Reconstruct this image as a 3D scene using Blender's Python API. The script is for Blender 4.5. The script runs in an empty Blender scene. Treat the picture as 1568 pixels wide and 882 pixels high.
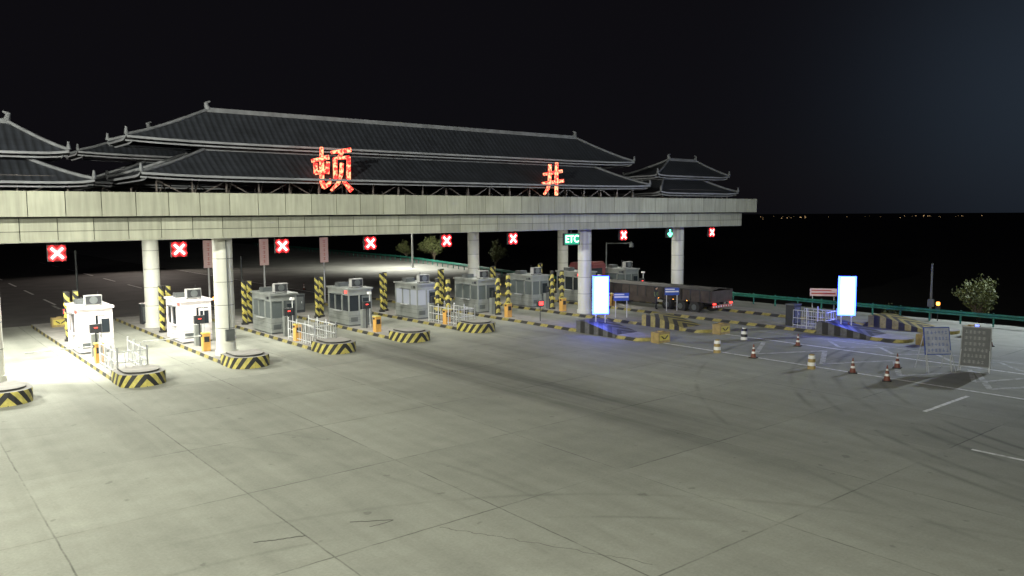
import bpy, math, random
from mathutils import Vector, Matrix
random.seed(7)
R=math.radians
scene=bpy.context.scene
scene.view_settings.view_transform='Standard'
try: scene.view_settings.look='None'
except: pass
scene.view_settings.exposure=0

# ---------------------------------------------------------------- materials
class NT:
    def __init__(s,mat):
        s.nt=mat.node_tree; s.n=s.nt.nodes; s.l=s.nt.links
    def put(s,sock,v):
        if isinstance(v,bpy.types.NodeSocket): s.l.new(v,sock)
        elif v is not None: sock.default_value=v
    def m(s,op,a,b=None,c=None,clamp=False):
        x=s.n.new('ShaderNodeMath'); x.operation=op; x.use_clamp=clamp
        s.put(x.inputs[0],a)
        if b is not None: s.put(x.inputs[1],b)
        if c is not None: s.put(x.inputs[2],c)
        return x.outputs[0]
    def coord(s,kind='Object'):
        t=s.n.new('ShaderNodeTexCoord'); return t.outputs[kind]
    def sep(s,v):
        x=s.n.new('ShaderNodeSeparateXYZ'); s.l.new(v,x.inputs[0]); return x.outputs
    def comb(s,a,b,c):
        x=s.n.new('ShaderNodeCombineXYZ')
        for i,q in enumerate((a,b,c)): s.put(x.inputs[i],q)
        return x.outputs[0]
    def noise(s,vec,scale,detail=4,rough=.55):
        x=s.n.new('ShaderNodeTexNoise'); s.l.new(vec,x.inputs['Vector'])
        x.inputs['Scale'].default_value=scale; x.inputs['Detail'].default_value=detail
        x.inputs['Roughness'].default_value=rough
        return x.outputs[0]
    def rng(s,v,a,b,c,d):
        x=s.n.new('ShaderNodeMapRange'); s.put(x.inputs[0],v)
        for i,q in enumerate((a,b,c,d)): x.inputs[i+1].default_value=q
        return x.outputs[0]
    def mix(s,f,a,b):
        x=s.n.new('ShaderNodeMix'); x.data_type='RGBA'
        s.put(x.inputs[0],f); s.put(x.inputs[6],a); s.put(x.inputs[7],b)
        return x.outputs[2]
    def scalecol(s,col,f):
        x=s.n.new('ShaderNodeVectorMath'); x.operation='SCALE'
        s.put(x.inputs[0],col); s.put(x.inputs[3],f); return x.outputs[0]

def base(name):
    m=bpy.data.materials.new(name); m.use_nodes=True
    return m,NT(m),m.node_tree.nodes['Principled BSDF']
def c4(c): return (c[0],c[1],c[2],1)
def pmat(name,col,rough=.6,metal=0,var=.15,vs=3.0,spec=None):
    m,t,b=base(name)
    n=t.noise(t.coord(),vs,5)
    f=t.rng(n,.3,.7,1-var,1+var)
    t.l.new(t.scalecol(tuple(col),f),b.inputs['Base Color'])
    b.inputs['Roughness'].default_value=rough; b.inputs['Metallic'].default_value=metal
    return m
def emat(name,col,st,back=(0,0,0)):
    m,t,b=base(name)
    b.inputs['Base Color'].default_value=c4(back if max(back)>0 else col)
    b.inputs['Emission Color'].default_value=c4(col); b.inputs['Emission Strength'].default_value=st
    return m
def hazard(name,c1,c2,period=.62,mode='chev'):
    m,t,b=base(name)
    co=t.coord(); x,y,z=t.sep(co)
    if mode=='chev':
        v=t.m('ADD',t.m('ADD',t.m('ABSOLUTE',x),y),z)
    elif mode=='vee':
        v=t.m('ADD',t.m('ABSOLUTE',x),t.m('MULTIPLY',y,1.0))
    elif mode=='post':
        v=t.m('ADD',t.m('ADD',x,t.m('MULTIPLY',y,-.6)),z)
    else:
        v=t.m('ADD',y,z)
    fr=t.m('FRACT',t.m('DIVIDE',v,period))
    s=t.m('GREATER_THAN',fr,.5)
    n=t.noise(co,5,6,.7)
    f=t.rng(n,.3,.7,.5,1.1)
    t.l.new(t.scalecol(t.mix(s,c4(c1),c4(c2)),f),b.inputs['Base Color'])
    b.inputs['Roughness'].default_value=.6
    return m

M={}
M['haz']=hazard('hazard_yellow_black',(.46,.40,.10),(.015,.015,.015))
M['hazp']=hazard('post_yellow_black',(.48,.42,.10),(.015,.015,.015),.56,'post')
M['hazv']=hazard('hazard_ramp_yellow',(.30,.25,.07),(.02,.02,.02),.8,'vee')
M['hazw']=hazard('hazard_ramp_dark',(.10,.10,.11),(.015,.015,.015),.8,'vee')
M['kerb']=hazard('kerb_stripes',(.34,.29,.09),(.03,.03,.03),1.4,'lin')
M['yel']=pmat('yellow_paint',(.45,.37,.07),.45)
M['blk']=pmat('black_paint',(.02,.02,.02),.5)
M['orange']=pmat('orange_cabinet',(.55,.30,.07),.45)
M['drum']=pmat('dull_yellow_plastic',(.26,.19,.07),.6,0,.3)
M['conc_top']=pmat('island_concrete',(.22,.21,.19),.85,0,.25,1.5)
M['booth']=pmat('booth_steel',(.25,.265,.25),.4,.35,.15,2)
M['boothw']=pmat('booth_white',(.60,.55,.55),.5,0,.10,2)
M['ac']=pmat('air_conditioner_casing',(.30,.30,.29),.5,0,.15,3)
M['frame']=pmat('booth_frame',(.11,.12,.12),.4,.4)
M['dark']=pmat('dark_metal',(.03,.032,.035),.5,.3)
M['steel']=pmat('galvanised_steel',(.48,.49,.49),.4,.25)
M['white']=pmat('white_paint',(.6,.6,.59),.5,0,.1)
M['red']=pmat('red_paint',(.42,.04,.03),.5)
M['cone']=pmat('cone_plastic',(.14,.035,.02),.6,0,.3)
M['blue']=pmat('blue_paint',(.03,.07,.30),.45)
M['board']=pmat('grey_sign_board',(.055,.06,.065),.5,0,.2)
M['boardl']=pmat('pale_sign_board',(.34,.36,.44),.5,0,.2)
M['boardt']=pmat('sign_board_text',(.25,.26,.26),.5,0,.2)
M['col']=pmat('column_cladding',(.54,.54,.48),.35,.1,.10,.7)
M['seam']=pmat('panel_seam',(.05,.05,.045),.8)
M['trim']=pmat('roof_trim',(.19,.195,.21),.6,0,.25,1)
M['ridge']=pmat('roof_ridge',(.13,.135,.145),.7,0,.3,2)
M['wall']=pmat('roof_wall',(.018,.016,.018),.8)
M['truss']=pmat('steel_truss',(.14,.12,.11),.5,.3)
M['soffit']=pmat('soffit_panel',(.5,.5,.48),.6)
M['green']=pmat('guardrail_green',(.02,.15,.11),.5,.1,.35)
M['rubber']=pmat('tyre_rubber',(.02,.02,.02),.85)
M['bark']=pmat('tree_bark',(.10,.075,.05),.9)
M['truckside']=pmat('trailer_side',(.045,.034,.030),.65,.1,.35,2)
M['tarp']=pmat('trailer_tarpaulin',(.075,.068,.06),.8,0,.4,1.2)
M['cab']=pmat('truck_cab_red',(.13,.03,.03),.35)
M['glassd']=pmat('dark_glass',(.02,.025,.03),.08,0,.05)
M['glassl']=emat('lit_booth_window',(.80,.88,1),.30,(.1,.1,.1))
M['glassm']=emat('dim_booth_window',(.55,.68,.62),.04,(.06,.07,.07))
M['lamp']=emat('lamp_panel',(1,1,.9),12)
M['skin']=pmat('skin',(.45,.28,.2),.6)
M['cloth']=pmat('dark_uniform',(.02,.022,.035),.8)
M['vest']=pmat('reflective_vest',(.10,.13,.06),.6)
M['hair']=pmat('hair',(.012,.01,.01),.7)
M['xred']=emat('signal_core_led',(1,.50,.45),5)
M['xout']=emat('signal_red_led',(1,.03,.035),4)
M['xglow']=emat('signal_red_panel',(1,.012,.02),.42,(.02,.0,.0))
M['ggreen']=emat('signal_green_led',(.12,1,.5),5)
M['etcw']=emat('etc_lettering',(.6,1,.75),2.4)
M['etcb']=emat('etc_panel',(.0,.35,.16),.7)
M['redl']=emat('small_red_lamp',(1,.04,.03),5)
M['amb']=emat('amber_lamp',(1,.35,.05),8)
M['bluel']=emat('blue_beacon',(.15,.2,1),3)
M['screen']=emat('light_box_face',(.20,.26,1),24)
M['screenb']=emat('light_box_edge',(.025,.06,1),22)
M['pinkpanel']=emat('red_white_panel',(.9,.45,.40),.16,(.42,.36,.34))
M['farl']=emat('town_light',(1,.62,.28),1.4)

def neon():
    m,t,b=base('neon_sign_red')
    n=t.noise(t.coord(),7,2,.5)
    f=t.rng(n,.44,.60,0,1)
    col=t.mix(f,(1,.02,.02,1),(1,.42,.20,1))
    t.l.new(col,b.inputs['Emission Color']); b.inputs['Emission Strength'].default_value=2.4
    b.inputs['Base Color'].default_value=(.4,.02,.02,1)
    return m
M['neon']=neon()

def panel(name,col):
    m,t,b=base(name)
    a=t.n.new('ShaderNodeAttribute'); a.attribute_name='rnd'
    co=t.coord(); x,y,z=t.sep(co)
    n=t.noise(co,.8,4); 
    st=t.noise(t.comb(t.m('MULTIPLY',x,5),0.0,t.m('MULTIPLY',z,.4)),1.0,4)
    f=t.m('MULTIPLY',t.rng(a.outputs['Fac'],0,1,.82,1.10),t.m('MULTIPLY',t.rng(n,.3,.7,.9,1.08),t.rng(st,.35,.7,1.06,.78)))
    t.l.new(t.scalecol(col,f),b.inputs['Base Color'])
    b.inputs['Roughness'].default_value=.6
    return m
M['panel']=panel('fascia_panel',(.37,.375,.295))

def tiles(name,axis):
    m,t,b=base(name)
    co=t.coord(); s=t.sep(co)
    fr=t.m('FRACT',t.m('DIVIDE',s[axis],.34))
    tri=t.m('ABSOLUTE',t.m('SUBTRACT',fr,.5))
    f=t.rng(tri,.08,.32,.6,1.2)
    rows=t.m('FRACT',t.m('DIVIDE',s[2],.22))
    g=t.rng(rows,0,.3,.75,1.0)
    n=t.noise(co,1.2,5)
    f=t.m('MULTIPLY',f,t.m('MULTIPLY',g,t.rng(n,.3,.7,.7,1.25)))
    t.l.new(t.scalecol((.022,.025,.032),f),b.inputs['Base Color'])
    b.inputs['Roughness'].default_value=.6
    bp=t.n.new('ShaderNodeBump'); bp.inputs['Distance'].default_value=.05; bp.inputs['Strength'].default_value=.6
    t.l.new(t.m('SUBTRACT',.5,tri),bp.inputs['Height']); t.l.new(bp.outputs[0],b.inputs['Normal'])
    return m
M['tilex']=tiles('roof_tiles_front',0); M['tiley']=tiles('roof_tiles_side',1)

def concrete():
    m,t,b=base('plaza_concrete')
    co=t.coord(); x,y,z=t.sep(co)
    big=t.rng(t.noise(co,.07,4,.6),.3,.7,.84,1.12)
    mid=t.rng(t.noise(co,.9,7,.7),.3,.7,.92,1.06)
    fine=t.rng(t.noise(co,14,3,.7),.3,.7,.90,1.08)
    blot=t.rng(t.noise(co,.22,6,.7),.40,.68,1.05,.88)
    streak=t.rng(t.noise(t.comb(t.m('MULTIPLY',x,1.3),t.m('MULTIPLY',y,.05),0.0),1.0,5,.6),.35,.7,1.05,.88)
    sx=t.m('DIVIDE',t.m('SUBTRACT',x,16.7),4.6); sy=t.m('DIVIDE',t.m('SUBTRACT',y,10.4),5.2)
    wn=t.n.new('ShaderNodeTexWhiteNoise'); wn.noise_dimensions='2D'
    t.l.new(t.comb(t.m('FLOOR',sx),t.m('FLOOR',sy),0.0),wn.inputs['Vector'])
    slab=t.rng(wn.outputs['Value'],0,1,.93,1.05)
    wob=t.m('MULTIPLY',t.m('SUBTRACT',t.noise(co,1.5,4),.5),.014)
    def line(v,per,w):
        fr=t.m('FRACT',t.m('ADD',v,wob))
        d=t.m('MULTIPLY',t.m('MINIMUM',fr,t.m('SUBTRACT',1.0,fr)),per)
        return t.rng(d,w*.3,w,1,0)
    jn=t.rng(t.noise(co,.30,5,.7),.42,.60,.08,1)
    jl=t.m('MULTIPLY',t.m('MAXIMUM',line(sx,4.6,.03),line(sy,5.2,.035)),jn,clamp=True)
    joint=t.m('SUBTRACT',1.0,t.m('MULTIPLY',jl,.55))
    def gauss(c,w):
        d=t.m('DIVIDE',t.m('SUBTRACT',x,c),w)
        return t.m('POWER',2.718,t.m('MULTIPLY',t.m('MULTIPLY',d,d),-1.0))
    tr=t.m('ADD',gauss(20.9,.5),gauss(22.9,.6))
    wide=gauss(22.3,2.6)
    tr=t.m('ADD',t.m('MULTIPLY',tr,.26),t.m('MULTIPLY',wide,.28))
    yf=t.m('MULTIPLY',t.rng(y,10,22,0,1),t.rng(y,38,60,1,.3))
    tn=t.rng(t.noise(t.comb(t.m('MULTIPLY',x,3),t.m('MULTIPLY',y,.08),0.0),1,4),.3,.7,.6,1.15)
    dark_band=t.m('SUBTRACT',1.0,t.m('MULTIPLY',t.m('MULTIPLY',tr,yf),tn))  # darker band along a lane, narrow stripes within a wider falloff
    lf=t.m('ABSOLUTE',t.m('SUBTRACT',t.m('FRACT',t.m('DIVIDE',t.m('SUBTRACT',x,3.8),5.3)),.5))
    lt=t.m('MULTIPLY',t.rng(lf,.0,.25,1,0),t.rng(y,22,40,0,1))
    lane=t.m('SUBTRACT',1.0,t.m('MULTIPLY',lt,.20))
    f=big
    for q in (mid,fine,blot,streak,slab,joint,dark_band,lane): f=t.m('MULTIPLY',f,q)
    for (cx,cy,rad,w,k) in ((44,2,17.5,.18,.45),(44,2,18.3,.14,.35),(44.5,2,19.6,.25,.4),(44,1,21.2,.18,.42),(44,1,22.1,.18,.35),(43,3,24,.15,.25),(4,2,15,.12,.2),(4,2,16.6,.14,.18),(-6,16,17.5,.13,.16),(-6,16,19.3,.13,.14)):
        dx=t.m('SUBTRACT',x,float(cx)); dy=t.m('SUBTRACT',y,float(cy))
        d=t.m('SQRT',t.m('ADD',t.m('MULTIPLY',dx,dx),t.m('MULTIPLY',dy,dy)))
        g=t.rng(t.m('ABSOLUTE',t.m('SUBTRACT',d,float(rad))),.0,float(w),1,0)
        nn=t.rng(t.noise(co,.25,3),.42,.62,0,1)
        f=t.m('MULTIPLY',f,t.m('SUBTRACT',1.0,t.m('MULTIPLY',t.m('MULTIPLY',g,nn),k)))
    oil=t.rng(t.noise(co,2.2,2,.4),.71,.76,1,.75)
    f=t.m('MULTIPLY',f,oil)
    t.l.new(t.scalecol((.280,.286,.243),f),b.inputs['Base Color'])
    b.inputs['Roughness'].default_value=.90; b.inputs['Specular IOR Level'].default_value=.25
    bp=t.n.new('ShaderNodeBump'); bp.inputs['Distance'].default_value=.01; bp.inputs['Strength'].default_value=.4
    t.l.new(t.noise(co,8,6),bp.inputs['Height']); t.l.new(bp.outputs[0],b.inputs['Normal'])
    return m
M['plaza']=concrete()
M['asphalt']=pmat('asphalt',(.06,.056,.052),.85,0,.35,.4)
M['road2']=pmat('approach_concrete',(.17,.17,.155),.85,0,.25,.3)
M['soil']=pmat('terrain_soil',(.010,.011,.008),.95,0,.4,.2)
def paintm():
    m,t,b=base('worn_road_paint')
    co=t.coord(); n=t.noise(co,3,6,.7)
    f=t.rng(n,.34,.55,0,1)
    t.l.new(t.mix(f,(.34,.34,.31,1),(.80,.80,.78,1)),b.inputs['Base Color']); b.inputs['Roughness'].default_value=.8
    return m
M['paint']=paintm()
def paintf():
    m,t,b=base('faded_road_paint')
    co=t.coord(); n=t.noise(co,2.2,7,.75)
    f=t.rng(n,.40,.60,0,1)
    t.l.new(t.mix(f,(.24,.245,.21,1),(.50,.50,.47,1)),b.inputs['Base Color']); b.inputs['Roughness'].default_value=.85
    return m
M['paintw']=paintf()
M['crack']=pmat('crack_filler',(.06,.06,.05),.8)
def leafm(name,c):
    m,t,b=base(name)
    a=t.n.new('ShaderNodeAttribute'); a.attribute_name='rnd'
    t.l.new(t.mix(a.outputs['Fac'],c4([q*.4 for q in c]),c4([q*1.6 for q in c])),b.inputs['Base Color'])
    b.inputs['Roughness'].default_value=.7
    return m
M['leaf']=leafm('foliage',(.095,.11,.035))

# ---------------------------------------------------------------- mesh builder
class MB:
    def __init__(s): s.v=[];s.f=[];s.mi=[];s.sm=[];s.mats=[];s.rn=[]
    def _m(s,mat):
        mat=M[mat]
        if mat not in s.mats: s.mats.append(mat)
        return s.mats.index(mat)
    def add(s,vs,fs,mat,smooth=False,rnd=None):
        o=len(s.v); s.v+= [tuple(p) for p in vs]; k=s._m(mat)
        r=random.random() if rnd is None else rnd
        for f in fs:
            s.f.append([o+i for i in f]); s.mi.append(k); s.sm.append(smooth); s.rn.append(r)
    def box(s,c,sz,mat,rz=0,rx=0,ry=0):
        hx,hy,hz=sz[0]/2,sz[1]/2,sz[2]/2
        vs=[Vector((i*hx,j*hy,k*hz)) for k in(-1,1) for j in(-1,1) for i in(-1,1)]
        if rz or rx or ry:
            mt=Matrix.Rotation(rz,3,'Z')@Matrix.Rotation(ry,3,'Y')@Matrix.Rotation(rx,3,'X'); vs=[mt@v for v in vs]
        vs=[(v[0]+c[0],v[1]+c[1],v[2]+c[2]) for v in vs]
        s.add(vs,[(0,2,3,1),(4,5,7,6),(0,1,5,4),(2,6,7,3),(0,4,6,2),(1,3,7,5)],mat)
    def b2(s,a,b,mat):
        s.box([(a[i]+b[i])/2 for i in range(3)],[abs(b[i]-a[i]) for i in range(3)],mat)
    def cyl(s,p0,p1,r0,mat,r1=None,n=10,caps=True,smooth=True):
        r1=r0 if r1 is None else r1
        p0=Vector(p0);p1=Vector(p1); d=(p1-p0).normalized()
        a=d.orthogonal().normalized(); b=d.cross(a)
        vs=[]
        for p,r in((p0,r0),(p1,r1)):
            for i in range(n):
                t=2*math.pi*i/n; vs.append(p+a*(r*math.cos(t))+b*(r*math.sin(t)))
        s.add(vs,[(i,(i+1)%n,n+(i+1)%n,n+i) for i in range(n)],mat,smooth)
        if caps: s.add(vs,[tuple(range(n-1,-1,-1)),tuple(range(n,2*n))],mat)
    def bar(s,p0,p1,w,mat):
        s.cyl(p0,p1,w*.7,mat,n=4,smooth=False)
    def prism(s,pts,z0,z1,side,top):
        n=len(pts)
        vs=[(x,y,z0) for x,y in pts]+[(x,y,z1) for x,y in pts]
        s.add(vs,[(i,(i+1)%n,n+(i+1)%n,n+i) for i in range(n)],side)
        s.add(vs,[tuple(range(n,2*n))],top)
    def ribbon(s,pts,w,z,mat,closed=False):
        pts=[Vector((p[0],p[1])) for p in pts]; vs=[]
        for i,p in enumerate(pts):
            a=pts[max(i-1,0)]; b=pts[min(i+1,len(pts)-1)]
            d=(b-a).normalized(); nrm=Vector((-d.y,d.x))*w/2
            vs+=[(p.x+nrm.x,p.y+nrm.y,z),(p.x-nrm.x,p.y-nrm.y,z)]
        s.add(vs,[(2*i,2*i+1,2*i+3,2*i+2) for i in range(len(pts)-1)],mat)
    def segs(s,pts,w,z,mat):
        for i,(p,q) in enumerate(zip(pts[:-1],pts[1:])): s.ribbon([p,q],w,z+.002*(i%2),mat)
    def mesh(s,name):
        me=bpy.data.meshes.new(name); me.from_pydata(s.v,[],s.f)
        for m in s.mats: me.materials.append(m)
        me.polygons.foreach_set('material_index',s.mi); me.polygons.foreach_set('use_smooth',s.sm)
        at=me.attributes.new('rnd','FLOAT','FACE'); at.data.foreach_set('value',s.rn)
        me.update(); return me
    def build(s,name,loc=(0,0,0),rz=0,parent=None):
        return place(s.mesh(name),name,loc,rz,parent)
def place(me,name,loc=(0,0,0),rz=0,parent=None):
    o=bpy.data.objects.new(name,me); scene.collection.objects.link(o)
    o.location=loc; o.rotation_euler=(0,0,rz)
    if parent: o.parent=parent
    return o
def empty(name,loc=(0,0,0)):
    o=bpy.data.objects.new(name,None); scene.collection.objects.link(o); o.location=loc; return o

# ---------------------------------------------------------------- ground
b=MB()
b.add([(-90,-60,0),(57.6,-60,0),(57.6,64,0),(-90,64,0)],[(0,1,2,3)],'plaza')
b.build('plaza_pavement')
b=MB()
b.add([(-70,64,0),(34,64,0),(34,400,0),(-70,400,0)],[(0,1,2,3)],'asphalt')
b.add([(34,64,0),(57.6,64,0),(66,92,0),(72,115,0),(80,200,0),(80,400,0),(34,400,0)],[(0,1,2,3,4,5,6)],'road2')
b.build('approach_road')
b=MB()
ys=[-3000,0,64,92,115,200,6000]; xe=[57.6,57.6,57.6,67,74,82,82]
vs=[]
for y,x in zip(ys,xe):
    for (xx,zz) in ((-6000,-.03),(x,-.03),(x+14,-6),(7000,-6)): vs.append((xx,y,zz))
fs=[]
for i in range(len(ys)-1):
    for j in range(3): k=i*4+j; fs.append((k,k+1,k+5,k+4))
b.add(vs,fs,'soil'); b.build('terrain')

b=MB()
Z=.004
b.ribbon([(35.4,-10),(35.4,30.2)],.15,Z,'paint')
b.ribbon([(40.9,9),(40.9,29.6)],.15,Z,'paint')
b.ribbon([(43.6,12),(43.6,29)],.12,Z,'paintw')
for y0 in (-1.5,3.4,8.3): b.ribbon([(26.6,y0),(26.6,y0+1.6)],.15,Z,'paint')
b.ribbon([(30.4,13.0),(34.3,13.0)],.16,Z,'paint')
b.segs([((36.3 if i%2 else 39.9),11+i*1.9) for i in range(9)],.26,Z,'paintw')
b.segs([((37.3 if i%2 else 40.2),10+i*1.3) for i in range(5)],.2,Z+.006,'paintw')
b.segs([((41.6 if i%2 else 43.2),12+i*1.5) for i in range(9)],.2,Z,'paintw')
for X in (-8,2,12,22):
    for y0 in range(66,160,12): b.ribbon([(X,y0),(X,y0+6)],.2,Z,'paint')
b.ribbon([(33.6,64),(33.6,200)],.15,Z+.004,'paint')
for X in (6.45,11.7): 
    for y0 in (68,74): b.ribbon([(X,y0),(X,y0+3.5)],.25,Z,'paintw')
b.build('lane_markings')
b=MB()
def wig(a,c,n=14,amp=.022):
    return [(a[0]+(c[0]-a[0])*i/n+random.uniform(-amp,amp),a[1]+(c[1]-a[1])*i/n+random.uniform(-amp,amp)) for i in range(n+1)]
b.ribbon(wig((6.4,17.5),(7.5,17.1)),.05,Z,'crack'); b.ribbon(wig((8.7,17.2),(9.6,16.6),8),.045,Z,'crack')
b.ribbon(wig((8.9,16.6),(9.6,16.6),8),.03,Z,'crack')
b.ribbon(wig((5.2,15.0),(6.0,14.6)),.04,Z,'crack')
b.ribbon(wig((10.2,15.5),(10.9,14.2),18,.03),.02,Z,'crack'); b.ribbon(wig((10.9,14.2),(12.6,10.9),24,.05),.018,Z,'crack')
b.build('pavement_cracks')

# ---------------------------------------------------------------- toll station canopy
CAN=empty('toll_station_canopy',(27.5,48,0))
def cb(b,name): 
    o=b.build(name); o.parent=CAN; o.matrix_parent_inverse=Matrix.Translation((-27.5,-48,0)); return o
UX0,UX1,UY0,UY1=-3.4,58.4,39.3,58.7
LX0,LX1,LY0,LY1=-2.3,57.3,40.0,58.0
b=MB()
b.b2((LX0+.1,LY0+.1,6.5),(LX1-.1,LY1-.1,7.45),'seam')
b.b2((UX0+.1,UY0+.1,7.62),(UX1-.1,UY1-.1,8.3),'seam')
b.b2((UX0+.1,UY0+.1,8.3),(UX1-.1,UY0+.35,8.6),'seam')
b.b2((UX0+.1,UY1-.35,8.3),(UX1-.1,UY1-.1,8.6),'seam')
b.b2((LX0+.05,LY0+.05,6.42),(LX1-.05,LY1-.05,6.5),'soffit')
b.b2((LX0+.3,LY0+.3,7.45),(LX1-.3,LY1-.3,7.62),'seam')
cb(b,'canopy_core')
def band(b,x0,x1,y0,y1,z0,z1,pw):
    g=.018
    n=round((x1-x0)/pw); w=(x1-x0)/n
    for i in range(n):
        for (a,c) in ((y0,y0+.1),(y1-.1,y1)):
            j=random.uniform(-.006,.006)
            b.b2((x0+i*w+g,a+j,z0),(x0+(i+1)*w-g,c+j,z1),'panel')
    n=round((y1-y0)/pw); w=(y1-y0-.2)/n
    for i in range(n):
        for (a,c) in ((x0,x0+.1),(x1-.1,x1)):
            b.b2((a,y0+.1+i*w+g,z0),(c,y0+.1+(i+1)*w-g,z1),'panel')
b=MB()
band(b,LX0,LX1,LY0,LY1,6.44,6.90,1.45); band(b,LX0,LX1,LY0,LY1,6.925,7.50,1.45)
band(b,UX0,UX1,UY0,UY1,7.56,8.66,1.45)
cb(b,'fascia')
b=MB()
for X in (3.8,14.3,40.8,51.4):
    for Y in (42,55.9):
        z=.2; b.cyl((X,Y,z),(X,Y,.45),.56,'col',n=28); z=.45
        while z<6.4:
            z1=min(z+1.22,6.46)
            b.cyl((X,Y,z),(X,Y,z1-.025),.5,'col',n=28,caps=False); b.cyl((X,Y,z1-.03),(X,Y,z1+.005),.485,'seam',n=20,caps=False); z=z1
b.b2((14.1,41.33,1.0),(14.55,41.5,1.6),'frame'); b.cyl((14.3,41.42,1.2),(14.3,41.42,6.3),.03,'frame')
cb(b,'columns')

def tier(b,e,i,ze,zi,lift,hip=True):
    ns=5; nt=24
    def P(side,t,s):
        x0=e[0]+(i[0]-e[0])*s; x1=e[1]+(i[1]-e[1])*s; y0=e[2]+(i[2]-e[2])*s; y1=e[3]+(i[3]-e[3])*s
        z=ze+(zi-ze)*(s**1.12)+lift*(1-s)**2*abs(2*t-1)**8
        if side==0: return (x0+(x1-x0)*t,y0,z)
        if side==1: return (x1,y0+(y1-y0)*t,z)
        if side==2: return (x1+(x0-x1)*t,y1,z)
        return (x0,y1+(y0-y1)*t,z)
    for sd in range(4):
        vs=[P(sd,t/nt,s/ns) for s in range(ns+1) for t in range(nt+1)]
        fs=[]
        for s in range(ns):
            for t in range(nt):
                k=s*(nt+1)+t; fs.append((k,k+1,k+nt+2,k+nt+1))
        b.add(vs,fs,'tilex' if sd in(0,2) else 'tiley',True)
        for t in range(nt):
            a=Vector(P(sd,t/nt,0)); c=Vector(P(sd,(t+1)/nt,0)); 
            dn=Vector((0,0,-.10)); up=Vector((0,0,.01))
            out={0:Vector((0,-.05,0)),1:Vector((.05,0,0)),2:Vector((0,.05,0)),3:Vector((-.05,0,0))}[sd]
            b.add([a+dn+out,c+dn+out,c+up+out,a+up+out],[(0,1,2,3)],'trim')
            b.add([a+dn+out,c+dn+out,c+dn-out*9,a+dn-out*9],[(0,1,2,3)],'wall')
            b.add([a+dn*1.7-out*5,c+dn*1.7-out*5,c+dn*2.5-out*5,a+dn*2.5-out*5],[(0,1,2,3)],'trim')
        prev=None
        for s in range(ns+1):
            p=Vector(P(sd,0,s/ns))+Vector((0,0,.05))
            if prev: b.cyl(prev,p,.085,'ridge',n=6)
            else: b.cyl(p+Vector((0,0,.0)),p+Vector((0,0,.36)),.11,'ridge',r1=.05,n=6)
            prev=p
def pavilion(b,le,li,zl,zli,ue,rx0,rx1,zu,zr,yc):
    tier(b,le,li,zl,zli,.12)
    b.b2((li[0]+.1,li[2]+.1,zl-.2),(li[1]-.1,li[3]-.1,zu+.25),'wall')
    b.b2((li[0],li[2],zli-.05),(li[1],li[3],zli+.06),'ridge')
    tier(b,ue,(rx0,rx1,yc,yc),zu,zr,.12)
    b.b2((rx0-.1,yc-.10,zr-.1),(rx1+.1,yc+.10,zr+.13),'ridge')
    for x,sg in((rx0,-1),(rx1,1)):
        b.cyl((x,yc,zr+.05),(x+sg*.12,yc,zr+.40),.16,'ridge',r1=.09,n=6); b.cyl((x+sg*.1,yc,zr+.36),(x-sg*.12,yc,zr+.46),.09,'ridge',r1=.05,n=6)
for yc,nm in((43.0,'front'),(54.3,'rear')):
    b=MB()
    s=yc-43
    pavilion(b,(9.9,45.2,39.6+s,46.4+s),(13.5,41.6,41.8+s,44.2+s),9.48,10.9,(9.7,45.1,41.1+s,44.9+s),14.2,40.7,11.28,13.10,yc)
    cb(b,'main_roof_'+nm)
    b=MB()
    pavilion(b,(46.9,56.7,40+s,46+s),(49.5,54.6,42+s,44+s),9.1,10.2,(47.9,57.1,41.2+s,44.8+s),51.4,54.8,10.5,11.9,yc)
    cb(b,'right_pavilion_roof_'+nm)
    b=MB()
    pavilion(b,(-1.7,8.0,40+s,46+s),(.4,5.6,42+s,44+s),9.1,10.2,(-2.1,7.25,41.2+s,44.8+s),.2,5.1,10.45,11.9,yc)
    cb(b,'left_pavilion_roof_'+nm)
b=MB()
for Y in (40.6,45.4,52,56.8):
    for (x0,x1) in((-.8,7),(10.8,44.4),(47.8,56)):
        n=int((x1-x0)/1.6); w=(x1-x0)/n
        b.bar((x0,Y,9.35),(x1,Y,9.35),.07,'truss'); b.bar((x0,Y,8.45),(x1,Y,8.45),.06,'truss')
        for i in range(n+1):
            x=x0+i*w; b.bar((x,Y,8.3),(x,Y,9.4),.07,'truss')
            if i<n:
                b.bar((x,Y,8.4) if i%2 else (x,Y,9.3),(x+w,Y,9.3) if i%2 else (x+w,Y,8.4),.045,'truss')
                b.bar((x,Y,8.4),(x+.5*w,Y+1.3,9.6),.04,'truss')
cb(b,'roof_truss')
b=MB(); LPOS=[]
for i in range(-1,11):
    X=6.45+5.3*i
    for Y in (45,52):
        b.b2((X-.35,Y-.2,6.36),(X+.35,Y+.2,6.42),'frame'); b.b2((X-.3,Y-.16,6.345),(X+.3,Y+.16,6.36),'lamp'); LPOS.append((X,Y))
cb(b,'soffit_downlights')
for X,Y in LPOS:
    l=bpy.data.lights.new('downlight','AREA'); l.size=.6; l.color=(1,1,.90)
    if X<18: p=240+(2300 if Y<50 else 1000)*max(0,(18-X)/18)**1.3
    elif X>36: p=120
    else: p=220
    l.energy=p
    o=bpy.data.objects.new('downlight',l); scene.collection.objects.link(o); o.location=(X,Y,6.32)
    o.parent=CAN; o.matrix_parent_inverse=Matrix.Translation((-27.5,-48,0))

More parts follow.
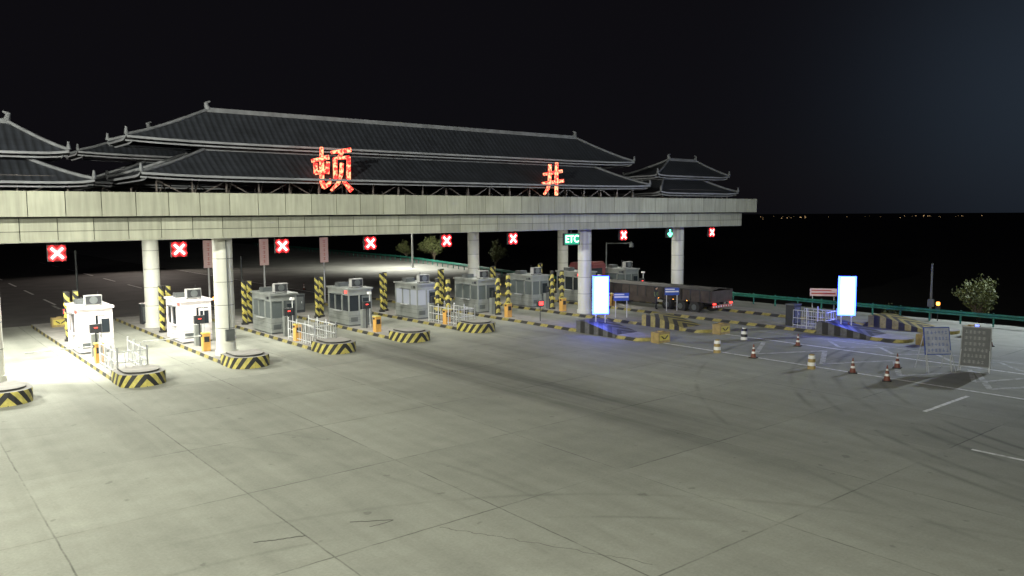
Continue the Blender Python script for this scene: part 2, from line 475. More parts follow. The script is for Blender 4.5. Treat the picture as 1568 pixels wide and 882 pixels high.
def strokes(b,X,Y,z0,w,h,sts,k2=.8):
    for st in sts:
        for (p,q) in zip(st[:-1],st[1:]):
            w0=(p[2] if len(p)>2 else .085)*k2; w1=(q[2] if len(q)>2 else .085)*k2
            a=Vector((X+(p[0]-.5)*w,0,z0+p[1]*h)); c=Vector((X+(q[0]-.5)*w,0,z0+q[1]*h))
            d=(c-a).normalized(); n=Vector((-d.z,0,d.x)); a=a-d*.03; c=c+d*.03
            v=[]
            for yy in(Y-.08,Y+.04):
                for (p2,ww,sg) in((a,w0,1),(a,w0,-1),(c,w1,-1),(c,w1,1)):
                    k=p2+n*(ww*sg*w*.5); v.append((k.x,yy,k.z))
            b.add(v,[(3,2,1,0),(4,5,6,7),(0,1,5,4),(1,2,6,5),(2,3,7,6),(3,0,4,7)],'neon')
    for k in(-.3,.3):
        b.bar((X+k*w,Y+.1,z0-.5),(X+k*w,Y+.1,z0+h*.8),.03,'wall')
        b.bar((X+k*w,Y+.1,z0+h*.7),(X+k*w,Y+1.2,z0),.03,'wall')
dun=[[(.00,.70,.09),(.42,.80,.12)],[(.08,.64,.10),(.08,.42,.10),(.38,.48,.1)],[(.41,.68,.08),(.38,.42,.10)],
     [(.25,1.02,.07),(.24,.6,.12),(.23,.22,.11),(.28,.09,.11),(.42,.16,.09),(.45,.28,.05)],
     [(.52,.92,.08),(1.02,1.0,.12)],[(.80,.94,.09),(.70,.80,.07)],[(.60,.78,.10),(.59,.26,.09)],[(.60,.78,.07),(.97,.82,.09),(.95,.28,.11)],
     [(.78,.66,.09),(.75,.40,.09),(.66,.18,.08),(.48,.02,.05)],[(.80,.26,.07),(1.02,.02,.13)]]
jing=[[(.08,.62,.1),(.92,.74,.12)],[(.02,.34,.1),(.98,.44,.13)],[(.36,.92,.12),(.34,.4,.12),(.26,.18,.1),(.10,.02,.06)],[(.68,.99,.1),(.66,.5,.14),(.66,.0,.11)]]
b=MB(); strokes(b,19.55,39.7,8.85,2.2,2.25,dun,.9); b.build('neon_character_sign')
b=MB(); strokes(b,35.6,39.7,8.8,1.9,2.15,jing,.9); b.build('neon_character_sign')

def xsig():
    b=MB(); b.b2((-.37,0,-.37),(.37,.18,.37),'dark'); b.b2((-.355,-.012,-.355),(.355,0,.355),'xglow')
    for s in(1,-1):
        b.box((0,-.03-.004*s,0),(.80,.02,.26),'xout',ry=s*R(45)); b.box((0,-.05-.004*s,0),(.66,.02,.10),'xred',ry=s*R(45))
    b.b2((-.03,.06,.37),(.03,.12,.55),'dark')
    return b.mesh('lane_signal')
xm=xsig()
for i in range(10):
    X=6.45+5.3*i
    if i in(6,8): continue
    place(xm,'lane_signal_red_cross',(X,40.7,5.92))
def gsig():
    b=MB(); b.b2((-.35,0,-.35),(.35,.18,.35),'dark')
    b.box((0,-.02,.02),(.14,.02,.56),'ggreen'); b.box((-.12,-.024,-.12),(.13,.02,.36),'ggreen',ry=R(-45)); b.box((.12,-.028,-.12),(.13,.02,.36),'ggreen',ry=R(45))
    b.b2((-.03,.06,.35),(.03,.12,.55),'dark'); return b
gsig().build('lane_signal_green_arrow',(48.85,40.7,5.95))
E=empty('etc_lane_sign',(38.2,40.6,5.75))
b=MB(); b.b2((-.75,0,-.42),(.75,.15,.42),'dark'); b.b2((-.68,-.01,-.36),(.68,0,.36),'etcb'); b.b2((-.03,.06,.42),(.03,.12,.72),'dark'); b.build('panel',parent=E)
def text(s,size,loc,mat,parent,rot=(R(90),0,0),off=0.0):
    c=bpy.data.curves.new('lettering','FONT'); c.body=s; c.size=size; c.align_x='CENTER'; c.align_y='CENTER'; c.extrude=.008; c.offset=off
    c.materials.append(M[mat]); o=bpy.data.objects.new('lettering',c); scene.collection.objects.link(o); o.location=loc; o.rotation_euler=rot; o.parent=parent; return o
text('ETC',.72,(0,-.03,0),'etcw',E,off=.012)

# ---------------------------------------------------------------- islands
def island(X,yn,yend,w=1.9,nose=True):
    b=MB(); L=yend-yn; h=w/2
    arc=[(-h*math.cos(R(a)),h*.85-h*.85*math.sin(R(a))) for a in range(0,181,15)]
    low=[(-h,L)]+arc+[(h,L)]
    b.prism(low,0,.2,'kerb','conc_top')
    if nose:
        arc2=[(x*1.04,y-.04) for x,y in arc]
        b.prism([(-h*1.04,2.1)]+arc2+[(h*1.04,2.1)],0,.56,'haz','conc_top')
        b.prism([(-h*.8,1.95)]+[(x*.8,y*.8+.25) for x,y in arc]+[(h*.8,1.95)],.56,.64,'blk','conc_top')
    return b.build('toll_island',(X,yn,0))
K=[3.8+5.3*i for i in range(10)]
NY={0:36.9,1:37.2,2:38.2,3:39.0,4:39.6,5:40.0}
island(K[0]-5.3,36.8,63)
for i in range(6): island(K[i],NY[i],63)
EE={6:30.9,7:30.6,8:20.6,9:20.2}
for i in EE: island(K[i],EE[i],63,nose=False)
def ramp(X,Y,mat,L=2.6,w=1.9,h=.75):
    b=MB(); a=w/2
    v=[(-a,0,.22),(a,0,.22),(a,L,h),(-a,L,h),(-a,0,.0),(a,0,.0),(a,L,0),(-a,L,0),(-a,L+.8,h),(a,L+.8,h),(a,L+.8,0),(-a,L+.8,0)]
    b.add(v,[(0,1,2,3),(3,2,9,8)],mat)
    b.add(v,[(4,5,1,0),(0,3,7,4),(5,6,2,1),(3,8,11,7),(2,6,10,9),(8,9,10,11)],mat)
    return b.build('island_crash_cushion',(X,Y,.0))
ramp(K[6],33.0,'hazw',w=1.96); ramp(K[7],32.2,'hazv',w=1.96); ramp(K[8],22.6,'hazw',w=1.96); ramp(K[9],22.0,'hazv',w=1.96)

# ---------------------------------------------------------------- toll booth
def booth(kind):
    b=MB(); w,l,h=1.7,3.0,2.5; body='boothw' if kind=='w' else 'booth'
    gl={'w':'glassd','s':'glassm','l':'glassl','d':'glassd'}[kind]
    b.b2((-w/2+.05,-l/2+.05,0),(w/2-.05,l/2-.05,.1),'frame')
    b.b2((-w/2,-l/2,.1),(w/2,l/2,1.0),body)
    b.b2((-w/2,-l/2,2.05),(w/2,l/2,h-.08),body)
    b.b2((-w/2-.08,-l/2-.1,h-.08),(w/2+.08,l/2+.1,h+.03),body)
    b.b2((-w/2+.06,-l/2+.06,1.0),(w/2-.06,l/2-.06,2.05),gl)
    t=.16 if kind=='w' else .08
    for x in(-w/2+t/2,w/2-t/2):
        for y in(-l/2+t/2,l/2-t/2): b.b2((x-t/2,y-t/2,1.0),(x+t/2,y+t/2,2.05),body)
    for y in(-.5,.5): 
        for x in(-w/2+.03,w/2-.03): b.box((x,y,1.525),(.06,.09,1.05),body)
    for y in(-l/2+.03,l/2-.03): b.box((-.05,y,1.525),(.09,.06,1.05),body)
    if kind=='w':
        b.b2((-w/2+.02,-l/2+.01,1.0),(-.05,-l/2+.05,2.05),body)
        b.b2((-w/2+.01,-l/2+.05,1.0),(-w/2+.05,-.5,2.05),body)
    b.b2((.12,-l/2-.025,.14),(w/2-.1,-l/2-.003,2.0),'frame' if kind!='w' else 'boothw')
    b.b2((.2,-l/2-.045,1.1),(w/2-.18,-l/2-.026,1.85),'glassd')
    b.box((.2,-l/2-.06,.95),(.04,.05,.16),'dark')
    b.b2((-w/2-.18,-.5,.95),(-w/2-.003,.5,1.0),'steel'); b.b2((-w/2-.22,-.6,2.08),(-w/2-.003,.6,2.12),'frame')
    # name plate and vents
    b.b2((-w/2-.012,-1.3,2.15),(-w/2-.003,-.75,2.32),'frame'); b.b2((-.7,-l/2-.012,.3),(-.2,-l/2-.003,.6),'frame')
    for z in(.4,.7): b.b2((-w/2-.006,-l/2-.006,z),(w/2+.006,l/2+.006,z+.015),'frame')
    b.b2((-.4,-1.1,h+.08),(.45,-.75,h+.62),'ac'); b.b2((-.36,-1.12,h+.13),(.41,-1.102,h+.57),'dark')
    b.cyl((.03,-1.15,h+.35),(.03,-1.12,h+.35),.2,'frame',n=18)
    for x in(-.35,.4): b.b2((x-.03,-1.1,h+.03),(x+.03,-.75,h+.08),'dark')
    b.b2((-.6,.3,h+.03),(.1,.9,h+.3),'frame'); b.cyl((.5,.2,h),(.5,.2,h+.7),.02,'dark')
    b.cyl((-w/2-.06,-l/2+.3,2.2),(-w/2-.06,-l/2+.3,2.36),.06,'redl' if kind in'wd' else 'dark')
    return b.mesh('toll_booth')
BM={k:booth(k) for k in 'wsld'}
kinds={1:'w',2:'w',3:'s',4:'d',5:'l',6:'s',7:'s',8:'d',9:'s'}
for i,k in kinds.items(): place(BM[k],'toll_booth',(K[i],48.6,.2))
place(BM['w'],'toll_booth',(K[0],48.6,.2))

def spost():
    b=MB()
    for (x,y) in((-.26,0),(.3,.5)):
        b.cyl((x,y,0),(x,y,2.9),.16,'hazp',n=16); b.cyl((x,y,2.9),(x,y,2.96),.17,'blk',n=16)
        b.cyl((x,y,0),(x,y,.12),.24,'blk',n=16)
        for z in(.8,1.5,2.2): b.cyl((x-.16,y-.16,z),(x+.16,y+.16,z+.1),.09,'yel',n=8)
    return b.mesh('striped_crash_post')
sp=spost()
for i in range(1,10): place(sp,'striped_crash_post',(K[i]-.1,52.9,.2))
for i in (5,6,7): place(sp,'striped_crash_post',(K[i]+.3,45.2,.2),R(90))

def gate(arm=True):
    b=MB(); b.b2((-.19,-.19,0),(.19,.19,.95),'orange'); b.b2((-.21,-.21,.95),(.21,.21,1.0),'yel'); b.b2((-.14,-.2,.5),(.14,-.193,.8),'dark')
    b.cyl((-.25,0,.85),(.1,0,.85),.07,'dark')
    if arm:
        for i in range(8):
            b.b2((-.25-(i+1)*.37,-.02,.82),(-.25-i*.37,.02,.88),'white' if i%2==0 else 'steel')
    return b.mesh('barrier_gate')
ga=gate(); gb=gate(False)
for i in range(1,9): place(ga if i<3 else gb,'barrier_gate',(K[i]-.55,43.9,.2))
def fee():
    b=MB(); b.cyl((0,0,0),(0,0,1.5),.04,'dark'); b.b2((-.28,-.1,1.3),(.28,.1,1.75),'dark'); b.b2((-.08,-.11,1.55),(.08,-.102,1.59),'redl')
    b.b2((-.18,.2,0),(.18,.5,1.2),'booth'); b.cyl((.3,.1,0),(.3,.1,2.3),.03,'steel'); b.b2((.2,0,2.2),(.4,.25,2.35),'white')
    return b.mesh('fee_display')
fm=fee()
for i in range(1,10): place(fm,'fee_display',(K[i]-.3,45.7,.2))

def railing(L=3.6,w=1.3,h=1.1):
    b=MB()
    def seg(p,q):
        p=Vector(p+(0,)) ;q=Vector(q+(0,)); n=max(2,int((q-p).length/.28))
        for z in(.15,h*.55,h): b.cyl(p+Vector((0,0,z)),q+Vector((0,0,z)),.025,'steel',n=6)
        for i in range(n+1):
            r=p.lerp(q,i/n); b.cyl(r,r+Vector((0,0,h+(.2 if i%4==0 else 0))),.04 if i%4==0 else .014,'steel',n=6)
    seg((-w/2,0),(w/2,0)); seg((-w/2,0),(-w/2,L)); seg((w/2,0),(w/2,L))
    return b.mesh('steel_railing')
rm=railing()
for i in(1,3,5): place(rm,'steel_railing',(K[i],NY[i]+2.35,.2))

def lightbox():
    b=MB(); b.b2((-.50,-.1,1.0),(.50,.1,3.4),'screenb'); b.b2((-.38,-.115,1.10),(.38,-.101,3.30),'screen')
    for x in(-.3,.3): b.cyl((x,0,0),(x,0,1.0),.04,'steel')
    b.b2((-.45,-.2,0),(.45,.2,.06),'dark'); b.b2((-.495,-.12,3.4),(.495,.12,3.43),'dark')
    return b.mesh('light_box_sign')
lb=lightbox()
place(lb,'light_box_sign',(K[6],35.2,.2),R(-32)); place(lb,'light_box_sign',(K[8],24.6,.2),R(-50))
place(railing(2.2),'steel_railing',(K[8],25.6,.2))
def cab2():
    b=MB(); b.b2((-.4,-.3,0),(.4,.3,1.35),'dark'); b.b2((-.43,-.33,1.35),(.43,.33,1.42),'frame'); b.b2((-.3,-.31,.2),(.3,-.302,1.2),'frame'); b.b2((.1,-.325,.7),(.16,-.312,.85),'steel')
    return b.mesh('equipment_cabinet')
c2=cab2()
for (x,y) in((K[8],28.2),(K[4],57),(K[2],58)): place(c2,'equipment_cabinet',(x,y,.2))

def cone():
    b=MB(); b.b2((-.19,-.19,0),(.19,.19,.04),'rubber')
    zs=[.04,.24,.34,.48,.56,.72]; 
    for i in range(5):
        r0=.15*(1-zs[i]/.82); r1=.15*(1-zs[i+1]/.82)
        b.cyl((0,0,zs[i]),(0,0,zs[i+1]),r0,('cone','white','cone','white','cone')[i],r1=r1,n=14)
    return b.mesh('traffic_cone')
cm=cone()
for (x,y) in((35.2,23.7),(40.2,24.2),(35.3,18.4),(34.7,16.5),(38.0,17.6),(48.1,17.2),(46.3,24.5)): place(cm,'traffic_cone',(x,y,.04 if x==46.3 else 0),random.random())
def barrel(w1='white',w2='cone'):
    b=MB(); zs=[0,.16,.33,.5,.66]
    for i in range(4): b.cyl((0,0,zs[i]),(0,0,zs[i+1]),.2-.01*i,(w1,w2)[i%2],n=16,r1=.19-.01*i)
    b.cyl((0,0,.66),(0,0,.71),.13,w1,n=14); return b.mesh('anti_collision_barrel')
b1=barrel('white','blk'); b2=barrel('drum','white')
for (x,y,m) in((35.1,25.9,b2),(40,27.6,b1),(34.8,20.2,b2)): place(m,'anti_collision_barrel',(x,y,0))
def block():
    b=MB(); b.b2((-.5,-.3,0),(.5,.3,.62),'drum'); b.b2((-.42,-.31,.15),(.42,-.302,.5),'yel'); 
    b.box((-.15,-.32,.32),(.3,.012,.07),'blk',ry=R(35)); b.box((.15,-.32,.32),(.3,.012,.07),'blk',ry=R(-35)); b.cyl((0,0,.62),(0,0,.68),.2,'drum')
    return b.mesh('water_filled_barrier')
bk=block()
for p in ((35.5,30.2),(40.9,29.9),(46.0,19.8),(51.3,19.4)): place(bk,'water_filled_barrier',(p[0],p[1],0))

def fsign(dark):
    b=MB(); tl=R(12)
    def T(x,z,o=0): return (x,math.sin(tl)*z+o,math.cos(tl)*z)
    def q(x0,x1,z0,z1,o,mat): b.add([T(x0,z0,o),T(x1,z0,o),T(x1,z1,o),T(x0,z1,o)],[(0,1,2,3)],mat)
    z0=.2 if dark else .8
    b.add([T(-.62,z0,0),T(.62,z0,0),T(.62,2.1,0),T(-.62,2.1,0),T(-.62,z0,.05),T(.62,z0,.05),T(.62,2.1,.05),T(-.62,2.1,.05)],[(0,1,2,3),(5,4,7,6),(0,3,7,4),(1,5,6,2),(3,2,6,7),(0,4,5,1)],'boardt' if dark else 'blue')
    q(-.58,.58,z0+.04,2.06,-.004,'board' if dark else 'boardl')
    tc='boardt' if dark else 'blue'
    z=1.85
    while z>z0+.15:
        x=-.48
        while x<.40:
            w=random.uniform(.1,.15)
            for k in range(3):
                if random.random()<.8: q(x,x+w,z-.06+k*.05,z-.046+k*.05,-.008,tc)
            q(x+w*.42,x+w*.54,z-.08,z+.08,-.009,tc)
            x+=w+.05
        z-=.28
    for x in(-.58,.58):
        b.bar(T(x,0,.02),T(x,.8,.02),.03,'steel'); b.bar((x*1.1,1.0,0),T(x,1.8,.06),.03,'steel')
        b.bar((x*1.1,-.25,0),T(x,1.0,-.02),.025,'steel')
    b.bar((-.6,.72,.5),(.6,.72,.5),.02,'steel'); b.bar(T(-.58,.25,.02),T(.58,.25,.02),.02,'steel')
    if dark: b.b2((-.08,.40,2.08),(.08,.48,2.15),'bluel')
    return b
fsign(False).build('folding_warning_sign',(38.6,15.9,0),R(-38)); fsign(True).build('folding_warning_sign',(39.9,14.9,0),R(-75))
def ssign():
    b=MB(); b.b2((-.55,-.02,1.2),(.55,.02,1.75),'blue'); b.b2((-.5,-.028,1.42),(.5,-.021,1.52),'white'); b.b2((-.5,-.028,1.6),(.2,-.021,1.68),'white')
    for x in(-.4,.4): b.cyl((x,.03,0),(x,.03,1.75),.03,'steel')
    return b.mesh('lane_information_sign')
ss=ssign()
place(ss,'lane_information_sign',(K[7]-.1,38.3,.2),R(-35)); place(ss,'lane_information_sign',(K[8]+.2,38.4,.2),R(-35))

def vpan():
    b=MB(); b.cyl((0,0,0),(0,0,5.5),.07,'steel'); b.b2((-.36,-.12,3.4),(.36,-.05,5.5),'pinkpanel'); b.b2((-.39,-.05,3.37),(.39,0,5.53),'dark')
    for k in range(5): 
        b.b2((-.12,-.13,3.65+k*.36),(.12,-.121,3.67+k*.36),'red'); b.b2((-.12,-.13,3.80+k*.36),(.12,-.121,3.82+k*.36),'red'); b.b2((-.01,-.132,3.6+k*.36),(.02,-.123,3.86+k*.36),'red')
    return b.mesh('lane_notice_sign')
vp=vpan()
for x in(20.0,24.4,29.6): place(vp,'lane_notice_sign',(x,62,.2 if x!=20.0 else .2))

for (x,y) in((9.5,60.5),(24.9,59),(30.2,60)): place(bk,'water_filled_barrier',(x,y,.2))
def tpole(h,arm):
    b=MB(); b.cyl((0,0,0),(0,0,h),.09,'frame',r1=.06); 
    if arm: b.cyl((0,0,h-.1),(0,-arm,h+.05),.05,'frame'); b.b2((-.1,-arm-.1,h-.35),(.1,-arm+.3,h),'frame')
    b.b2((-.16,-.16,.9),(.16,.16,1.4),'frame'); return b
tpole(4.7,3.4).build('camera_pole',(56,54.6,0)); tpole(3.9,0).build('camera_pole',(57.1,24.3,0)); tpole(4.2,0).build('camera_pole',(24,66,0)); tpole(5.0,0).build('camera_pole',(12,68,0))
b=MB(); b.b2((-1.0,-.04,.9),(1.0,.0,1.5),'pinkpanel'); b.b2((-.9,-.05,1.05),(.9,-.041,1.15),'red'); b.b2((-.9,-.05,1.3),(.6,-.041,1.38),'red')
for x in(-.8,.8): b.cyl((x,.03,-1.2),(x,.03,1.5),.04,'steel')
b.build('roadside_banner_sign',(58.3,33,0),R(-55))
b=MB(); b.cyl((0,0,0),(0,0,1.1),.03,'dark'); b.cyl((0,0,1.1),(0,0,1.3),.11,'amb'); b.b2((-.15,-.1,.7),(.15,.1,1.0),'dark'); wb=b.mesh('warning_beacon')
place(wb,'warning_beacon',(56.6,23.6,0)); place(wb,'warning_beacon',(K[3],60,.2))
b=MB(); b.cyl((0,0,0),(0,0,1.3),.03,'dark'); b.b2((-.25,-.1,1.0),(.25,.1,1.4),'dark'); b.b2((-.18,-.115,1.1),(.18,-.101,1.35),'redl'); lcl=b.mesh('lane_control_lamp')
place(lcl,'lane_control_lamp',(K[6]-.2,40.8,.2)); place(lcl,'lane_control_lamp',(K[4]+.3,57.5,.2)); place(lcl,'lane_control_lamp',(K[1]+.5,58.5,.2))
for (x,y) in((14,70),(14,74),(14,78),(27,69),(27,73),(3,72),(3,77),(34,70),(34,76)): place(cm,'traffic_cone',(x,y,0))

# ---------------------------------------------------------------- guard rail
def rail(path,name):
    b=MB(); P=[Vector((x,y,z)) for x,y,z in path]
    prof=[(0,.55),(.05,.60),(.05,.66),(0,.70),(.05,.74),(.05,.80),(0,.85)]
    vs=[]
    for i,p in enumerate(P):
        a=P[max(i-1,0)];c=P[min(i+1,len(P)-1)]; d=(c-a).normalized(); n=Vector((-d.y,d.x,0))
        for (o,z) in prof: vs.append(p+n*(o+.06)+Vector((0,0,z)))
    m=len(prof)
    b.add(vs,[(i*m+j,i*m+j+1,(i+1)*m+j+1,(i+1)*m+j) for i in range(len(P)-1) for j in range(m-1)],'green')
    for i in range(len(P)-1):
        a,c=P[i],P[i+1]; n=max(1,int((c-a).length/2))
        for k in range(n):
            q=a.lerp(c,k/n); b.cyl(q+Vector((0,0,-.2)),q+Vector((0,0,.9)),.06,'green',n=8)
    return b.build(name)
rail([(56.3,-20,0),(56.3,0,0),(56.3,20,0),(56.3,40,0),(56.6,58,0),(58.8,72,0),(63.6,92,0),(68,112,0),(76,200,0)],'guardrail')
rail([(-12,66,0),(-12,120,0),(-14,200,0)],'guardrail')

# ---------------------------------------------------------------- truck with flatbed trailer
T=empty('semi_trailer_truck',(48.85,35.7,0))
b=MB()
b.b2((-1.25,0,.90),(1.25,12.6,1.12),'truckside')
for s in(-1,1):
    b.b2((s*1.25-.03,0,1.12),(s*1.25+.03,12.6,1.78),'truckside')
    for k in range(15): b.box((s*1.29,.15+k*.88,1.4),(.05,.08,.82),'dark')
    b.b2((s*1.28-.05,0,1.78),(s*1.28+.02,12.6,1.84),'dark')
    b.b2((s*1.2-.02,5.2,.5),(s*1.2+.02,10.6,.88),'truckside')
b.b2((-1.25,-.03,1.12),(1.25,.03,1.78),'truckside')
b.b2((-1.25,12.6,1.12),(1.25,12.7,2.1),'truckside')
n=40; vs=[]
for i in range(n+1):
    y=.1+12.4*i/n
    for j in range(9):
        x=-1.2+2.4*j/8; vs.append((x,y,1.80+.10*math.sin(math.pi*j/8)+random.uniform(-.02,.02)+.03*math.sin(y*3.1)))
b.add(vs,[(i*9+j,i*9+j+1,(i+1)*9+j+1,(i+1)*9+j) for i in range(n) for j in range(8)],'tarp',True)
for x in(-.45,.45): b.b2((x-.08,.2,.7),(x+.08,12.6,.90),'dark')
b.build('trailer_bed',parent=T)
b=MB()
for y in(1.6,2.9,4.2,11.4,12.7,15.0):
    for s in(-1,1):
        b.cyl((s*.85,y,.48),(s*1.22,y,.48),.48,'rubber',n=22); b.cyl((s*1.225,y,.48),(s*1.24,y,.48),.22,'frame',n=16)
    b.cyl((-1,y,.48),(1,y,.48),.09,'dark')
b.build('wheels',parent=T)
b=MB()
b.b2((-1.2,-.12,.55),(1.2,-.02,.72),'red'); 
for s in(-1,1):
    b.b2((s*1.0-.12,-.14,.78),(s*1.0+.12,-.04,.88),'redl'); b.b2((s*.5-.06,-.14,.78),(s*.5+.06,-.04,.9),'dark')
    for y in(2.25,3.55,5): b.b2((s*1.27-.02,y-.02,.92),(s*1.27+.02,y+.02,.95),'amb')
for k in range(8): b.b2((-1.2+k*.3,-.125,.57),(-1.2+k*.3+.15,-.121,.70),'white')
b.b2((-1.1,1.0,.62),(-.9,1.03,.90),'rubber'); b.b2((.9,1.0,.62),(1.1,1.03,.90),'rubber')
b.build('rear_lights_and_bumper',parent=T)
b=MB()
prof=[(13.2,.9),(13.2,3.1),(13.5,3.35),(15.1,3.3),(15.6,2.4),(15.75,1.7),(15.75,.45),(14.4,.45),(14.4,.9)]
np_=len(prof)
vs=[(-1.2,y,z) for y,z in prof]+[(1.2,y,z) for y,z in prof]
b.add(vs,[(i,(i+1)%np_,np_+(i+1)%np_,np_+i) for i in range(np_)],'cab'); b.add(vs,[tuple(range(np_-1,-1,-1)),tuple(range(np_,2*np_))],'cab')
for s in(-1,1):
    b.b2((s*1.205-.004,14.2,1.95),(s*1.205+.004,15.3,2.75),'glassd'); b.b2((s*1.35-.1,15.5,1.9),(s*1.35+.1,15.58,2.7),'dark')
b.b2((-.8,13.19,2.2),(.8,13.196,2.8),'glassd'); b.b2((-1.0,10.8,.7),(1.0,14.4,.88),'dark')
b.cyl((-.9,12.95,.9),(-.9,12.95,3.2),.07,'steel')
b.build('cab',parent=T)

# ---------------------------------------------------------------- person standing on the island
Pn=empty('standing_person',(46.35,39.9,.2)); Pn.rotation_euler=(0,0,R(40))
vv=[(0,0,.95),(0,0,1.12),(0,-.01,1.32),(0,0,1.46),(0,-.01,1.53),
    (.18,0,1.42),(.24,.02,1.14),(.22,-.08,.9),(-.18,0,1.42),(-.25,.03,1.14),(-.22,-.10,.92),
    (.1,0,.88),(.12,-.03,.48),(.13,.02,.08),(.14,-.14,.04),(-.1,0,.88),(-.13,-.01,.48),(-.15,.03,.08),(-.17,-.13,.04)]
ee=[(0,1),(1,2),(2,3),(3,4),(3,5),(5,6),(6,7),(3,8),(8,9),(9,10),(0,11),(11,12),(12,13),(13,14),(0,15),(15,16),(16,17),(17,18)]
rr=[.14,.13,.16,.08,.055,.07,.05,.035,.07,.05,.035,.10,.065,.045,.04,.10,.065,.045,.04]
me=bpy.data.meshes.new('body'); me.from_pydata(vv,ee,[]); me.materials.append(M['cloth'])
o=bpy.data.objects.new('body',me); scene.collection.objects.link(o); o.parent=Pn
md=o.modifiers.new('skin','SKIN')
for i,d in enumerate(me.skin_vertices[0].data): d.radius=(rr[i],rr[i]*(.75 if i<4 else 1)); d.use_root=(i==0)
o.modifiers.new('sub','SUBSURF').levels=2; o.modifiers['sub'].render_levels=2
b=MB()
def ell(b,c,r,mat,n=10,m=7):
    vs=[];
    for i in range(m+1):
        p=math.pi*i/m
        for j in range(n): q=2*math.pi*j/n; vs.append((c[0]+r[0]*math.sin(p)*math.cos(q),c[1]+r[1]*math.sin(p)*math.sin(q),c[2]+r[2]*math.cos(p)))
    b.add(vs,[(i*n+j,(i+1)*n+j,(i+1)*n+(j+1)%n,i*n+(j+1)%n) for i in range(m) for j in range(n)],mat,True)
ell(b,(0,-.01,1.63),(.078,.095,.115),'skin'); ell(b,(0,.012,1.665),(.088,.10,.105),'hair'); ell(b,(0,-.108,1.62),(.014,.02,.02),'skin',6,5)
for s in(-1,1):
    ell(b,(s*.08,0,1.62),(.012,.02,.03),'skin',6,5); ell(b,(s*.03,-.098,1.645),(.010,.008,.007),'hair',6,4)
b.b2((-.02,-.106,1.575),(.02,-.1,1.581),'red')
for (x,y,z) in((.22,-.09,.85),(-.22,-.11,.87)):
    ell(b,(x,y,z),(.022,.035,.05),'skin')
    for k in range(4): b.cyl((x,y-.027+k*.018,z-.04),(x,y-.032+k*.018-.01,z-.10+abs(k-1.5)*.008),.009,'skin',r1=.007,n=6)
    b.cyl((x,y-.03,z),(x,y-.065,z-.045),.01,'skin',r1=.008,n=6)
b.build('head_and_hands',parent=Pn)
b=MB(); b.cyl((0,-.005,1.0),(0,-.005,1.34),.185,'vest',r1=.2,n=16,caps=False); b.build('vest',parent=Pn).scale=(1,.78,1)

# ---------------------------------------------------------------- trees
def tree(h,w,nleaf,seed):
    rs=random.Random(seed); b=MB(); tips=[]
    def branch(p,d,L,r,lv):
        q=p+d*L; b.cyl(p,q,r,'bark',r1=r*.6,n=6,caps=False)
        if lv==0: tips.append((p,q)); return
        for k in range(4 if lv>1 else 3):
            nd=(d+Vector((rs.uniform(-.8,.8),rs.uniform(-.8,.8),rs.uniform(-.1,.6)))).normalized()
            branch(p.lerp(q,rs.uniform(.4,1)),nd,L*rs.uniform(.6,.85),r*.55,lv-1)
    for s in range(3):
        branch(Vector((rs.uniform(-.15,.15),rs.uniform(-.15,.15),0)),Vector((rs.uniform(-.35,.35),rs.uniform(-.35,.35),1)).normalized(),h*.36,h*.018,3)
    for i in range(nleaf):
        p,q=rs.choice(tips); c=p.lerp(q,rs.uniform(0,1.3))+Vector((rs.gauss(0,.14),rs.gauss(0,.14),rs.gauss(0,.14)))*h*.22
        k=rs.uniform(.05,.11)*h*.28; a=Vector((rs.uniform(-1,1),rs.uniform(-1,1),rs.uniform(-.6,.9))).normalized(); u=a.orthogonal().normalized()*k; v=a.cross(u).normalized()*k*.6
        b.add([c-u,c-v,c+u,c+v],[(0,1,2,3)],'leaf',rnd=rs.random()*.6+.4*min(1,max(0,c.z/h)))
    return b.mesh('roadside_tree')
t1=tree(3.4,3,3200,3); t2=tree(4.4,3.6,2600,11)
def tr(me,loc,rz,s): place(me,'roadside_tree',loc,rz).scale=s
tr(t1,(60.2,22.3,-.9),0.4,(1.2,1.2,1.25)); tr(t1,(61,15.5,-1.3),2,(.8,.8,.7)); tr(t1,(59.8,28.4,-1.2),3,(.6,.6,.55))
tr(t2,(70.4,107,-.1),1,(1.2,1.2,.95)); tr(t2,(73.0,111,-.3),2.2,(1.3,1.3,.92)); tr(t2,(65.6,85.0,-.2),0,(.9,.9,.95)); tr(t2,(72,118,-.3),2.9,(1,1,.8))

b=MB()
for i in range(44):
    a=random.choice((random.uniform(.33,.62),random.gauss(.50,.05),random.gauss(.36,.03))); d=random.uniform(1500,2600)
    r=a*d; X=.778*r+.628*d; Y=-.628*r+.778*d
    s=random.uniform(.25,.8)*d/1500
    z=-6+random.uniform(0,3)-6*(d-1500)/2600; b.box((X,Y,z+1),(s,s,s),'farl',rz=.7); b.box((X,Y,z/2-3),(.2,.2,z+6),'dark')
b.build('distant_town_lights')

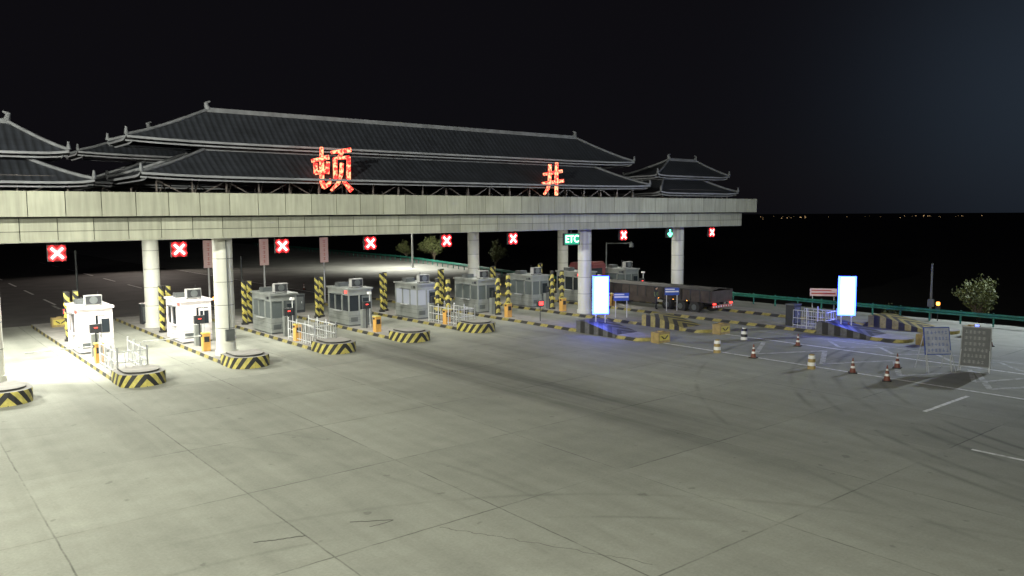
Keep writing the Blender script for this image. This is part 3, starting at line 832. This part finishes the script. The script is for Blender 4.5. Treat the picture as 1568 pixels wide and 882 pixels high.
# ---------------------------------------------------------------- lamps
def mast(name,loc,h,targets):
    E=empty(name,loc); b=MB(); b.cyl((0,0,0),(0,0,h),.16,'steel',r1=.09,n=14); b.b2((-.6,-.1,h-.1),(.6,.1,h+.05),'steel')
    b.build('pole',parent=E)
    for k,(t,p,col,ang) in enumerate(targets):
        l=bpy.data.lights.new('floodlight','SPOT'); l.energy=p; l.color=col; l.spot_size=R(ang); l.spot_blend=.7; l.shadow_soft_size=.25
        o=bpy.data.objects.new('floodlight',l); scene.collection.objects.link(o)
        o.location=(loc[0]+(-.4+.8*k),loc[1],loc[2]+h-.1); d=Vector(t)-o.location
        o.rotation_euler=d.to_track_quat('-Z','Y').to_euler()
        o.parent=E; o.matrix_parent_inverse=Matrix.Translation([-q for q in loc])
        hb=MB(); hb.box((0,0,.16),(.6,.4,.2),'dark'); ho=hb.build('lamp_housing',(o.location.x-loc[0],o.location.y-loc[1],h-.1),parent=E); ho.rotation_euler=o.rotation_euler
    return E
warm=(1,1,.86)
mast('high_mast_floodlight',(-15,15,0),17,[((12,29,0),102000,warm,115),((22,42,4),34000,warm,70)])
mast('high_mast_floodlight',(-6,-9,0),14,[((21,31,1),66000,warm,76)])
mast('street_lamp',(65,17,-3),14,[((44,20,0),24000,(.82,.91,1),155)])
mast('street_lamp',(60,97,0),10,[((62,99,0),38000,(1,1,.88),172)])
mast('street_lamp',(-16,95,0),10,[((4,80,0),17000,(1,.95,.85),150)])
mast('street_lamp',(30,120,0),10,[((28,90,0),12000,(1,.86,.76),150)])

# ---------------------------------------------------------------- world
w=bpy.data.worlds.new('World'); scene.world=w; w.use_nodes=True
nt=w.node_tree; bg=nt.nodes['Background']
sky=nt.nodes.new('ShaderNodeTexSky'); sky.sky_type='NISHITA'; sky.sun_disc=False; sky.sun_elevation=R(-6); sky.sun_rotation=R(60)
add=nt.nodes.new('ShaderNodeVectorMath'); add.operation='MULTIPLY_ADD'
nt.links.new(sky.outputs[0],add.inputs[0]); add.inputs[1].default_value=(.008,.011,.018); add.inputs[2].default_value=(.0040,.0036,.0048)
tc=nt.nodes.new('ShaderNodeTexCoord'); dp=nt.nodes.new('ShaderNodeVectorMath'); dp.operation='DOT_PRODUCT'
nt.links.new(tc.outputs['Generated'],dp.inputs[0]); dp.inputs[1].default_value=Vector((.954,.275,.13)).normalized()
mx=nt.nodes.new('ShaderNodeMath'); mx.operation='MAXIMUM'; nt.links.new(dp.outputs['Value'],mx.inputs[0]); mx.inputs[1].default_value=0
pw=nt.nodes.new('ShaderNodeMath'); pw.operation='POWER'; nt.links.new(mx.outputs[0],pw.inputs[0]); pw.inputs[1].default_value=60
sc=nt.nodes.new('ShaderNodeVectorMath'); sc.operation='SCALE'; sc.inputs[0].default_value=(.012,.019,.028); nt.links.new(pw.outputs[0],sc.inputs[3])  # bluish haze around the right street lamp, painted into the sky colour
ad=nt.nodes.new('ShaderNodeVectorMath'); ad.operation='ADD'; nt.links.new(add.outputs[0],ad.inputs[0]); nt.links.new(sc.outputs[0],ad.inputs[1])
nt.links.new(ad.outputs[0],bg.inputs[0]); bg.inputs[1].default_value=1.0

# ---------------------------------------------------------------- camera
cam=bpy.data.cameras.new('camera'); co=bpy.data.objects.new('camera',cam); scene.collection.objects.link(co)
cam.lens=27.8; cam.sensor_width=36; cam.clip_end=9000; cam.clip_start=.1
mat=Matrix.Translation((0,0,7.5))@Matrix.Rotation(R(-38.9),4,'Z')@Matrix.Rotation(R(84.7),4,'X')@Matrix.Rotation(R(-.43),4,'Z')
co.matrix_world=mat
scene.camera=co
